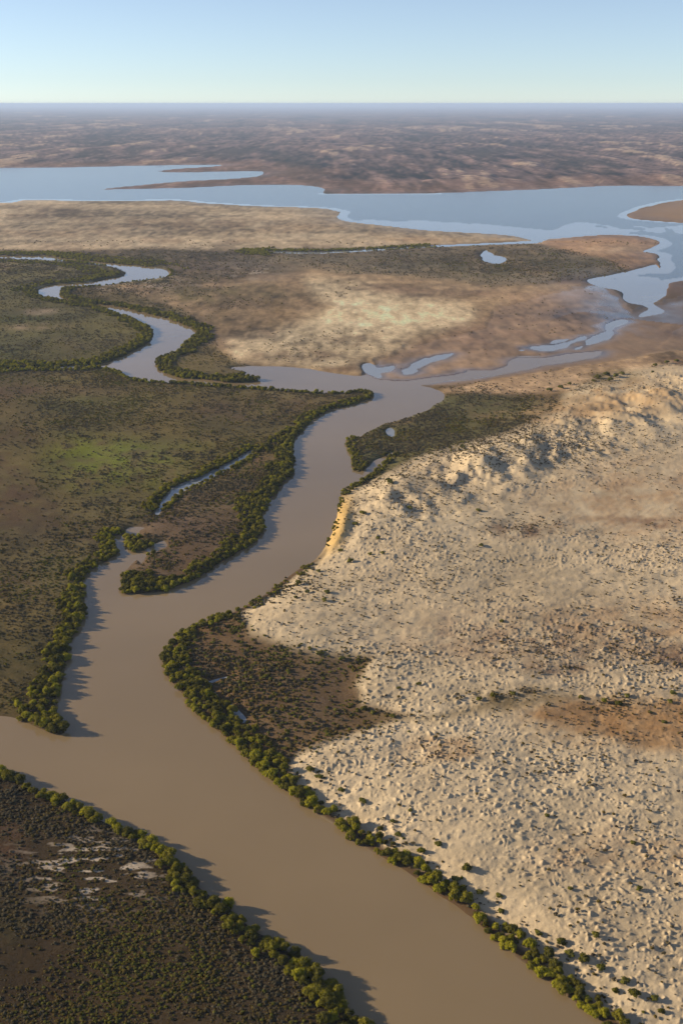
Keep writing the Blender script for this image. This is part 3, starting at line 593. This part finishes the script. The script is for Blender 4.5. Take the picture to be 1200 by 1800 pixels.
# mangrove belts: bank line (pixels), belt width in metres, trees per square metre, tree width range, hue weights, wording
BELTS = [
 ('near', [(-60,1350),(0,1362),(65,1387),(140,1418),(200,1452),(250,1473),(300,1508)], 3.0, 0.10, (2.8, 4.6), (.3, .5, .2), 'the marsh bank below the river fork'),
 ('near', [(300,1508),(345,1553),(370,1573),(400,1595),(430,1617)], 4.0, 0.10, (2.8, 4.8), (.2, .5, .3), 'the marsh bank below the river fork'),
 ('near', [(430,1617),(450,1632),(510,1677),(570,1720),(625,1789),(660,1822),(700,1865)], 9.0, 0.085, (2.8, 5.0), (.12, .48, .4), 'the marsh bank below the river fork'),
 ('dune', [(1180,1905),(1115,1850),(1060,1800),(960,1722),(880,1660),(790,1588),(690,1522),(600,1458),(520,1405)], 4.6, 0.12, (2.4, 4.8), (.5, .35, .15), 'the dune bank of the lower river'),
 ('elbow', [(520,1405),(455,1350),(395,1297),(345,1252),(305,1200),(287,1165)], 7.0, 0.11, (2.6, 4.4), (.5, .35, .15), 'the scrub point where the river bends'),
 ('elbow', [(287,1165),(300,1134),(330,1110),(365,1092),(400,1079)], 7.0, 0.10, (2.6, 3.9), (.4, .4, .2), 'the scrub point where the river bends'),
 ('cut', [(400,1079),(450,1055),(505,1015),(540,992)], 4.5, 0.06, (1.4, 2.6), (.2, .5, .3), 'the sandy bank above the scrub point'),
 ('cut', [(572,962),(590,915),(600,872)], 1.6, 0.08, (1.3, 2.4), (.2, .5, .3), 'the ochre cut bank of the dunes'),
 ('tri', [(600,872),(604,862),(622,852),(645,840),(668,822),(690,800)], 4.0, 0.12, (2.4, 3.6), (.5, .4, .1), 'the corner bank above the ochre cut'),
 ('tri', [(630,830),(622,820),(612,795),(610,770),(632,768)], 4.5, 0.09, (2.2, 3.2), (.3, .5, .2), 'the small triangular spit'),
 ('west', [(60,1276),(113,1288),(106,1265),(99,1240),(101,1215),(113,1190),(119,1160),(123,1130),(136,1105),(146,1080),(148,1060)], 9.0, 0.10, (2.8, 4.4), (.4, .4, .2), 'the marsh bank above the river fork'),
 ('west', [(148,1060),(146,1030),(150,1012),(165,998),(190,985),(206,973),(203,960),(202,945),(215,936)], 8.0, 0.09, (2.4, 3.6), (.15, .45, .4), 'the marsh bank above the river fork'),
 ('isle', [(217,1010),(215,1042),(271,1041),(331,1021),(386,991),(431,963),(467,926)], 9.0, 0.11, (2.6, 4.2), (.5, .35, .15), 'the long mangrove spit in the river'),
 ('isle', [(467,926),(456,909),(481,870),(508,838),(514,815),(511,790),(530,757)], 11.0, 0.11, (2.8, 4.4), (.45, .4, .15), 'the long mangrove spit in the river'),
 ('isle', [(530,757),(575,723),(630,708),(652,698),(650,690)], 7.0, 0.11, (2.6, 4.0), (.4, .4, .2), 'the long mangrove spit in the river'),
 ('isle', [(219,954),(225,964),(247,969),(273,956)], 4.0, 0.10, (2.2, 3.2), (.15, .45, .4), 'the short stub beside the mangrove spit'),
 ('creek', [(448,786),(400,814),(340,842),(292,868),(270,900)], 6.0, 0.10, (2.4, 3.6), (.2, .5, .3), 'the side creek'),
 ('creek', [(440,800),(400,827),(345,857),(300,882)], 6.0, 0.05, (1.6, 2.6), (.25, .5, .25), 'the side creek'),
 ('upper', [(170,643),(213,655),(253,669),(313,674),(400,680),(480,685),(560,691),(630,688),(650,690)], 6.0, 0.09, (2.6, 4.2), (.2, .5, .3), ''),
 ('upper', [(67,513),(97,527),(150,536),(200,549),(253,571),(270,583),(267,596),(233,619),(180,639)], 14.0, 0.07, (2.8, 4.4), (.35, .45, .2), ''),
 ('upper', [(180,639),(120,645),(0,648),(-200,652)], 16.0, 0.05, (2.8, 4.4), (.1, .4, .5), ''),
 ('upper', [(457,668),(400,672),(320,665),(280,650),(276,638),(317,617),(347,583),(313,567),(267,553),(200,538),(140,532),(106,517),(110,508)], 14.0, 0.07, (2.8, 4.4), (.45, .4, .15), ''),
 ('upper', [(110,508),(167,503),(233,495),(287,488),(297,482),(290,474)], 5.0, 0.05, (2.4, 3.6), (.2, .5, .3), ''),
 ('upper', [(222,480),(187,491),(133,499),(77,505),(67,513)], 30.0, 0.04, (2.6, 3.8), (.2, .5, .3), ''),
 ('upper', [(-200,452),(33,456),(110,459),(170,465),(213,475),(222,480)], 60.0, 0.020, (2.2, 3.4), (.1, .4, .5), ''),
 ('upper', [(90,449),(143,457),(200,463),(267,470)], 20.0, 0.03, (2.8, 4.2), (.1, .4, .5), ''),
 ('upper', [(-300,444),(0,444),(250,443),(480,443)], 40.0, 0.030, (3.0, 4.6), (.05, .35, .6), ''),
 ('upper', [(480,440),(625,438.5),(760,432)], 18.0, 0.035, (2.6, 4.0), (.05, .35, .6), ''),
]
def tv_near(yy): return yy < 600
SETBACK = {17: 2.2, 22: 2.0, 23: 5.0, 24: 16.0, 26: 3.0, 18: 1.5, 19: 1.0}
rng = np.random.default_rng(7)
trees = []     # x, y, width, hue, belt, along
for bi, (bn, line, wid, den, (s0, s1), hw, where) in enumerate(BELTS):
    P = smooth(line, 6, False); bx, by = ground(P[:, 0], P[:, 1]); seg = np.hypot(np.diff(bx), np.diff(by)); cum = np.concatenate([[0], np.cumsum(seg)])
    n_try = int(cum[-1] * 2 * (wid + 1) * den * 7.0)
    s = rng.uniform(0, cum[-1], n_try); cx = np.interp(s, cum, bx); cy2 = np.interp(s, cum, by)
    i = np.clip(np.searchsorted(cum, s) - 1, 0, len(seg) - 1); nx, ny = -(by[i + 1] - by[i]) / (seg[i] + 1e-9), (bx[i + 1] - bx[i]) / (seg[i] + 1e-9)
    off = rng.uniform(-wid - 1, wid + 1, n_try); off = np.sign(off) * np.abs(off) ** 1.15 / (wid + 1) ** 0.15
    x, y = cx + nx * off, cy2 + ny * off; sdv = sample(SDN, x, y); hz = sample(HG, x, y)
    wl_ = (wid * 0.85 + 0.6) * (0.5 + 0.75 * vnoise(x / 11.0, y / 11.0, 79))
    keep = (sdv > SETBACK.get(bi, -0.2)) & (sdv < wl_) & (rng.uniform(size=n_try) < 0.85)
    clump = vnoise(x / 6.0, y / 6.0, 77); keep &= rng.uniform(size=n_try) < 0.55 + 0.8 * clump
    for a in np.where(keep)[0]:
        edge = 1 - min(1, max(0, sdv[a] / (wid + 1)))
        sz = (s0 + (s1 - s0) * rng.uniform() ** 1.5) * (0.48 + 0.30 * edge) * (0.9 if tv_near(cy2[a]) else 1.0); 
        h_ = rng.choice(3, p=hw)
        trees.append((x[a], y[a], sz, h_, bi, s[a]))
# drop trees that stand in one another
tr = np.array(trees); order = rng.permutation(len(tr)); grid = {}; ok = []
for i in order:
    x, y, sz = tr[i, :3]; g = (int(x // 5), int(y // 5)); bad = False
    for dx in (-1, 0, 1):
        for dy in (-1, 0, 1):
            for (xx, yy, ss) in grid.get((g[0] + dx, g[1] + dy), ()):
                if (xx - x) ** 2 + (yy - y) ** 2 < (0.24 * (ss + sz)) ** 2: bad = True
    if not bad: grid.setdefault(g, []).append((x, y, sz)); ok.append(i)
tr = tr[sorted(ok)]
tz = sample(HG, tr[:, 0], tr[:, 1]); dep = depth_of(tr[:, 1]); tu = tr[:, 0] / dep * FPX + 600; tv = row_of(tr[:, 1])
vis = (tu > 4) & (tu < 1196) & (tv > 0) & (tv < 1796); app = np.where(vis, tr[:, 2] / dep, 0)
NB = 300
big_ix = np.argsort(-app)[:NB]; big_set = np.zeros(len(tr), bool); big_set[big_ix] = True; big_set &= vis
print('mangroves', len(tr), 'individual', big_set.sum(), round(time.time() - T0, 1))

ONES = 'zeroth first second third fourth fifth sixth seventh eighth ninth tenth eleventh twelfth thirteenth fourteenth fifteenth sixteenth seventeenth eighteenth nineteenth'.split()
TENS = {2: 'twent', 3: 'thirt', 4: 'fort', 5: 'fift', 6: 'sixt', 7: 'sevent', 8: 'eight', 9: 'ninet'}
def ordinal(n):
    if n < 20: return ONES[n]
    if n >= 100: return 'hundred-and-' + ordinal(n - 100) if n > 100 else 'hundredth'
    t, o = divmod(n, 10); return TENS[t] + ('ieth' if o == 0 else 'y-' + ONES[o])
def crown_word(sz): return 'broad' if sz > 2.6 else 'medium' if sz > 2.0 else 'small'
START = {'the marsh bank below the river fork': 'upstream end', 'the dune bank of the lower river': 'bottom edge', 'the scrub point where the river bends': 'downstream end', 'the sandy bank above the scrub point': 'scrub point',
         'the ochre cut bank of the dunes': 'downstream end', 'the corner bank above the ochre cut': 'ochre cut', 'the small triangular spit': 'spit tip', 'the marsh bank above the river fork': 'river fork', 'the long mangrove spit in the river': 'spit tip',
         'the short stub beside the mangrove spit': 'creek side', 'the side creek': 'creek head'}
count = {}
idx = [i for i in range(len(tr)) if big_set[i]]
idx.sort(key=lambda i: (int(tr[i, 4]), tr[i, 5]))
rot = random.Random(3)
for i in idx:
    x, y, sz, hue_, bi, s = tr[i]; bi = int(bi); hue_ = int(hue_); where = BELTS[bi][6] or 'the upper river bank'
    count[where] = count.get(where, 0) + 1
    k = rot.randrange(5); hs = rot.uniform(0.95, 1.5) if rot.random() < 0.6 else rot.uniform(0.75, 1.0)
    e = bpy.data.objects.new('mangrove_tree', None); COL.objects.link(e); e.empty_display_size = 0.5
    e.location = (x, y, float(tz[i]) - 0.05); e.rotation_euler = (0, 0, rot.uniform(0, 6.283)); e.scale = (sz * rot.uniform(.85, 1.25), sz * rot.uniform(.85, 1.2), sz * hs)
    e['label'] = f"{crown_word(sz)} {LEAFS[hue_][0]} mangrove, {ordinal(count[where])} from {START.get(where, 'bend')} along {where}"
    e['category'] = 'mangrove tree'; e['group'] = 'mangroves along ' + where
    for nm, me in (('crown', CROWN[hue_][k]), ('trunk', TRUNK[k])):
        c = bpy.data.objects.new(nm, me); COL.objects.link(c); c.parent = e
r_ = ~big_set
scatter('mangrove_thicket', [m for row in WHOLE for m in row], np.stack([tr[r_, 0], tr[r_, 1], tz[r_] - 0.05], 1), tr[r_, 2], tr[r_, 2] * rng.uniform(0.75, 1.35, r_.sum()),
        tr[r_, 3].astype(int) * 5 + rng.integers(0, 5, r_.sum()), 'dense green mangrove thicket lining the upper river bends', 'mangroves')

# low scrub: expected number per mesh cell from the land cover
area = np.abs((X[:-1, 1:] - X[:-1, :-1]) * (Y[1:, :-1] - Y[:-1, :-1]))
Uc, Vc, Yc = U[:-1, :-1], V[:-1, :-1], Y[:-1, :-1]
inview = (Uc > -200) & (Uc < 1400) & (Vc > 425) & (Vc < 1950)
clump = cavg(fbm(X, Y, 22, 4, 151, CELL)); fine = cavg(fbm(X, Y, 6, 3, 155, CELL))
def g2(cx, cy_, rx, ry): return np.exp(-((Uc - cx) / rx) ** 2 - ((Vc - cy_) / ry) ** 2)
dens = 0.80 * cavg(Z['wmarsh']) + 0.42 * cavg(Z['nwmarsh']) + 4.6 * cavg(Z['swmarsh']) + 0.80 * cavg(Z['island']) + 1.7 * cavg(Z['rscrub']) * (0.35 + 0.65 * sstep(640, 440, Uc)) + 1.3 * cavg(Z['tri']) + 0.20 * cavg(Z['upscrub']) + 0.30 * cavg(Z['bend'])
dens = dens * (1 - np.clip(0.75 * g2(160, 812, 110, 40) + 0.8 * g2(15, 830, 70, 130) + 0.6 * g2(380, 740, 160, 26) + 0.7 * g2(100, 690, 170, 8) + 0.55 * g2(565, 1218, 55, 36) + 0.85 * g2(870, 724, 36, 15) + 0.9 * g2(70, 550, 50, 7)
                       + 0.9 * g2(65, 577, 55, 7) + 0.62 * g2(165, 1535, 100, 48) + 0.6 * g2(0, 1490, 40, 60) + 0.4 * g2(110, 1720, 50, 30) + 0.7 * g2(60, 920, 90, 50) + 0.5 * g2(320, 925, 60, 14), 0, 0.95))
edge_ = cavg(blur(np.maximum(Z['rscrub'], Z['tri']), 16)); edge_ = 0.6 * sstep(0.01, 0.6, edge_) * (1 - cavg(np.maximum(Z['rscrub'], Z['tri'])))
dens = dens + edge_ + 0.35 * g2(900, 470, 180, 18) * cavg(Z['upscrub']) + 0.25 * cavg(Z['wmarsh']) * sstep(30, 8, cavg(SDR)) + 0.35 * cavg(Z['dune']) * sstep(9, 4, cavg(SDR)) * (cavg(SDR) > 1.5) * ((Vc > 1380) | ((Vc > 960) & (Vc < 1090) & (Uc < 560))) + 0.05 * g2(330, 600, 60, 60) + sstep(0.05, 0.3, cavg(fbm(X, Y, 70, 4, 157, CELLX * 2))) * (0.05 * cavg(Z['nflat']) + 0.07 * cavg(Z['mid']) * sstep(720, 420, Uc) + 0.02 * cavg(Z['mid']) + 0.05 * cavg(Z['beach'])) + 0.5 * g2(690, 1268, 60, 8) + 0.5 * g2(600, 1302, 70, 14) + 0.4 * g2(640, 1180, 22, 26) + 0.4 * g2(430, 1105, 26, 18) + 0.5 * g2(540, 1352, 30, 34) + 0.25 * g2(520, 1045, 60, 22)
dens = dens * np.clip(0.75 + 1.2 * clump + 0.9 * fine, 0.05, 2.0) * (cavg(SDN) > 0.8)
lod = np.clip(Yc / 700, 1, 2.2)                       # farther off: fewer, broader clumps
lam = np.clip(dens * area / lod ** 2, 0, 4) * inview
rng = np.random.default_rng(11); cnt = rng.poisson(lam)
rr, cc = np.nonzero(cnt); rep = np.repeat(np.arange(len(rr)), cnt[rr, cc]); rr, cc = rr[rep], cc[rep]; n_ = len(rr)
fx, fy = rng.uniform(size=n_), rng.uniform(size=n_)
sx = X[rr, cc] + fx * (X[rr, cc + 1] - X[rr, cc]); sy = Y[rr, cc] + fy * (Y[rr + 1, cc] - Y[rr, cc]); sz = sample(HG, sx, sy)
ss = (0.55 + 1.35 * rng.uniform(size=n_) ** 2.2) * lod[rr, cc] * (0.85 + 0.25 * cavg(Z['rscrub'])[rr, cc]) * (0.62 + 0.38 * np.clip((Yc[rr, cc] - 150) / 250, 0, 1))
green = cavg(np.exp(-((U - 190) / 190) ** 2 - ((V - 800) / 90) ** 2))[rr, cc] + 0.8 * cavg(Z['tri'])[rr, cc] + 0.55 * cavg(Z['nwmarsh'])[rr, cc] + 0.4 * cavg(Z['upscrub'])[rr, cc] + 0.45 * cavg(Z['swmarsh'])[rr, cc] * (Vc[rr, cc] > 1600)
hn = 1.35 * vnoise(sx / 14, sy / 14, 171) - 0.17 + 0.35 * rng.uniform(-1, 1, n_) + 0.35 * green
hueS = np.where(hn > 0.62, 0, np.where(hn > 0.30, 1, 2))
# keep clear of mangrove trunks
dS = depth_of(sy); uS = sx / dS * FPX + 600; vS = row_of(sy)
apS = np.where((uS > 6) & (uS < 1194) & (vS < 1792) & (vS > 0), ss / dS, 0)
bigS = np.zeros(n_, bool); bigS[np.argsort(-apS)[:300]] = True; bigS &= apS > 0
print('saltbush', n_, round(time.time() - T0, 1))
def patch(u, v):
    if v > 1300 and u < 700:
        return ('at the bottom edge of the near scrub flat' if v > 1720 else 'below the salt patches of the near scrub flat' if v > 1620 else 'among the white salt patches of the near scrub flat' if v > 1470 and u < 300
                else 'behind the trees of the near marsh bank' if u > 300 else 'above the salt patches of the near scrub flat')
    if u < 250: return 'in the marsh above the river fork'
    return ('on the upper edge of the scrub point' if v < 1150 else 'at the sandy end of the scrub point' if u > 560 else 'on the lower tail of the scrub point' if v > 1290
            else 'just behind the bank trees of the scrub point' if u < 380 + (v - 1150) * 0.5 else 'in the middle of the scrub point')
for i in np.where(bigS)[0]:
    o = bpy.data.objects.new('saltbush', BUSH[hueS[i]][rot.randrange(4)]); COL.objects.link(o)
    o.location = (sx[i], sy[i], sz[i] - 0.04); o.rotation_euler = (0, 0, rot.uniform(0, 6.283)); o.scale = (ss[i], ss[i] * rot.uniform(.85, 1.15), ss[i] * rot.uniform(0.65, 1.0))
    pt = patch(uS[i], vS[i])
    szw = 'broad' if ss[i] > 1.25 else 'small' if ss[i] < 1.05 else 'medium-sized'
    o['label'] = f"{szw} low {SALTS[hueS[i]][0]} saltbush {pt}"; o['category'] = 'shrub'; o['group'] = f"{szw} {SALTS[hueS[i]][0]} saltbushes {pt}"
r_ = ~bigS
scatter('saltbush_scrub', [m for row in BUSH for m in row], np.stack([sx, sy, sz - 0.04], 1)[r_], ss[r_], ss[r_] * rng.uniform(0.55, 0.9, r_.sum()), hueS[r_] * 4 + rng.integers(0, 4, r_.sum()), 'low olive and brown saltbush scrub covering the marsh flats', 'scrub')

# dune shrubs that stand out one by one (photo pixels, width in metres, kind)
DS = [(1045,1664,2.4,0),(1112,1762,2.6,1),(1095,1738,2.2,0),(1148,1770,2.0,0),(1160,1790,1.8,1),(1025,1700,2.6,1),(1055,1715,2.4,0),(1080,1752,2.0,1),(876,1583,2.0,0),(843,1575,1.8,0),(912,1645,2.3,0),(945,1650,2.0,0),(985,1668,2.4,1),
      (880,1608,2.0,0),(1000,1690,2.6,0),(1120,1582,2.0,0),(700,1478,2.4,0),(668,1465,2.2,1),(820,1540,3.0,1),(740,1505,2.8,2),(770,1497,2.4,0),(690,1455,2.0,0),(800,1552,2.4,0),(640,1420,2.0,0),(636,1416,1.8,0),(560,1375,2.6,0),(545,1363,2.6,1),(600,1398,2.2,0),
      (525,1035,3.4,1),(540,1052,2.4,0),(560,1012,2.0,0),(615,997,3.0,0),(598,975,3.0,0),(637,910,3.4,0),(624,928,3.0,0),(664,958,2.8,0),(686,868,4.0,0),(682,858,3.6,1),(672,985,2.2,0),(720,905,3.2,0),(650,985,2.2,0),(575,1055,2.6,0),(570,1068,2.6,0),(520,1060,2.2,1),
      (475,1048,2.2,1),(460,1066,2.0,0),(640,1255,2.6,1),(655,1262,2.2,0),(690,1272,2.4,0),(735,1218,2.0,0),(700,1225,1.6,0),(1060,1248,3.0,2),(1085,1252,3.2,1),(1100,1240,2.6,0),(1020,1240,2.4,0),(900,1236,2.4,0),(865,1240,2.6,1),(840,1246,2.2,0),
      (1175,1250,2.2,0),(1180,1235,2.4,0),(1140,1268,1.8,0),(1165,1285,1.8,0),(1050,670,5.0,1),(1065,665,5.0,1),(1080,668,5.0,0),(1092,663,4.5,0),(1072,675,4.5,1),(1042,676,4.0,0),(985,686,4.0,0),(965,690,4.0,0),(1000,680,3.5,0),(1150,648,4.0,0),(1170,643,4.0,0),(1188,640,4.0,0),
      (1145,662,3.0,0),(840,908,3.0,0),(845,970,2.6,0),(880,1105,2.2,0),(720,1440,1.6,0),(960,1450,1.8,0),(1000,1580,1.6,0),(1110,1500,1.6,0),(560,1160,2.2,0),(600,1168,2.6,0),(630,1170,2.4,1)]
def near_words(u, v):
    if v > 1560: return 'on the sand beside the lower dune bank' if u < 1090 else 'on the sand by the bottom dune corner'
    if v > 1340: return 'on the sand where the dune bank begins'
    if v > 1190: return 'by the rusty hollow in the dunes' if u > 800 else 'at the sandy edge of the scrub point'
    if v > 1000: return 'on the sand above the scrub point'
    if v > 840: return 'on the sand above the ochre cut bank'
    return 'on the sandy slope below the mud flat'
seen = {}
for (u, v, sz_, kd) in DS:
    gx, gy = ground(u, v); gz = float(sample(HG, np.array([gx]), np.array([gy]))[0]); wd_ = near_words(u, v); seen.setdefault(wd_, []).append((u, v, sz_, kd, float(gx), float(gy), gz))
for wd_, L in seen.items():
    L.sort(key=lambda a: a[1])
    for j, (u, v, sz_, kd, gx, gy, gz) in enumerate(L):
        o = bpy.data.objects.new('dune_shrub', DBUSH[kd]); COL.objects.link(o); o.location = (gx, gy, gz - 0.1); o.rotation_euler = (0, 0, rot.uniform(0, 6.28)); o.scale = (sz_ * rot.uniform(.7, 1.1), sz_ * rot.uniform(.7, 1.0), sz_ * rot.uniform(.55, .85))
        o['label'] = f"{('dark olive', 'dark green', 'olive green')[kd]} shrub {wd_}, {ordinal(j + 1)} from the lake"
        o['category'] = 'shrub'; o['group'] = 'shrubs ' + wd_
# dry tussocks over the dune hummocks
hm = cavg(hum); dd = cavg(Z['dune'])
lam = np.clip(dd * (cavg(SDN) > 3) * (0.14 + 0.9 * np.clip(hm - 0.1, 0, 0.5)) * np.clip(0.6 + 1.7 * cavg(fbm(X, Y, 34, 4, 181, CELL)), 0.05, 2) * (1 - 0.5 * cavg(calm)), 0, 2) * area * inview
veg = 0.75 * (g2(930, 938, 45, 12) + g2(880, 1240, 70, 11) + g2(1085, 1255, 50, 11) + 0.6 * g2(960, 1150, 160, 26) + 0.6 * g2(970, 1190, 50, 10) + 0.4 * g2(780, 1330, 60, 22) + 0.7 * g2(530, 1040, 60, 24) + 0.5 * g2(1150, 1180, 70, 24) + 0.8 * g2(660, 1275, 60, 18) + 0.5 * g2(880, 800, 200, 30) + 0.8*g2(1000,684,60,14) + 0.25 * g2(1130, 1285, 150, 36) + 0.5 * g2(900, 790, 200, 40) + 0.35 * g2(740, 870, 90, 60) + 0.3 * g2(1000, 1350, 200, 30) + 0.3 * g2(1150, 1480, 60, 40))
lam = np.clip(lam / lod ** 2 + veg * dd * area / lod ** 2, 0, 4)
cnt = rng.poisson(lam); rr, cc = np.nonzero(cnt); rep = np.repeat(np.arange(len(rr)), cnt[rr, cc]); rr, cc = rr[rep], cc[rep]; n_ = len(rr)
tx = X[rr, cc] + rng.uniform(size=n_) * (X[rr, cc + 1] - X[rr, cc]); ty = Y[rr, cc] + rng.uniform(size=n_) * (Y[rr + 1, cc] - Y[rr, cc])
ts = (0.38 + 0.95 * rng.uniform(size=n_) ** 2.2) * lod[rr, cc]
scatter('dune_tussocks', TUSS, np.stack([tx, ty, sample(HG, tx, ty) - 0.03], 1), ts, ts * rng.uniform(0.7, 1.0, n_), rng.choice(3, n_, p=[.45, .35, .2]), 'small dry grey-brown tussocks dotted over the pale dunes', 'tussocks')
print('tussocks', n_, round(time.time() - T0, 1))

# ------------------------------------------------------------------ haze
hm_ = bpy.data.materials.new('haze'); hm_.use_nodes = True; n = hm_.node_tree.nodes; n.clear()
out = n.new('ShaderNodeOutputMaterial'); pv = n.new('ShaderNodeVolumePrincipled')
pv.inputs['Color'].default_value = (0.56, 0.72, 1.0, 1); pv.inputs['Density'].default_value = 6.0e-5; pv.inputs['Anisotropy'].default_value = 0.1
hm_.node_tree.links.new(pv.outputs[0], out.inputs['Volume'])
x0, x1, y0, y1, z0, z1 = -130000, 130000, -65000, 115000, -3.0, ALT + 8
hv = [(x, y, z) for z in (z0, z1) for y in (y0, y1) for x in (x0, x1)]
hme = bpy.data.meshes.new('haze'); hme.from_pydata(hv, [], [(0, 2, 3, 1), (4, 5, 7, 6), (0, 1, 5, 4), (2, 6, 7, 3), (0, 4, 6, 2), (1, 3, 7, 5)]); hme.materials.append(hm_)
ho = bpy.data.objects.new('haze', hme); COL.objects.link(ho); ho['kind'] = 'stuff'; ho['label'] = 'thin bluish haze over the whole plain'; ho['category'] = 'haze'
print('done', round(time.time() - T0, 1))
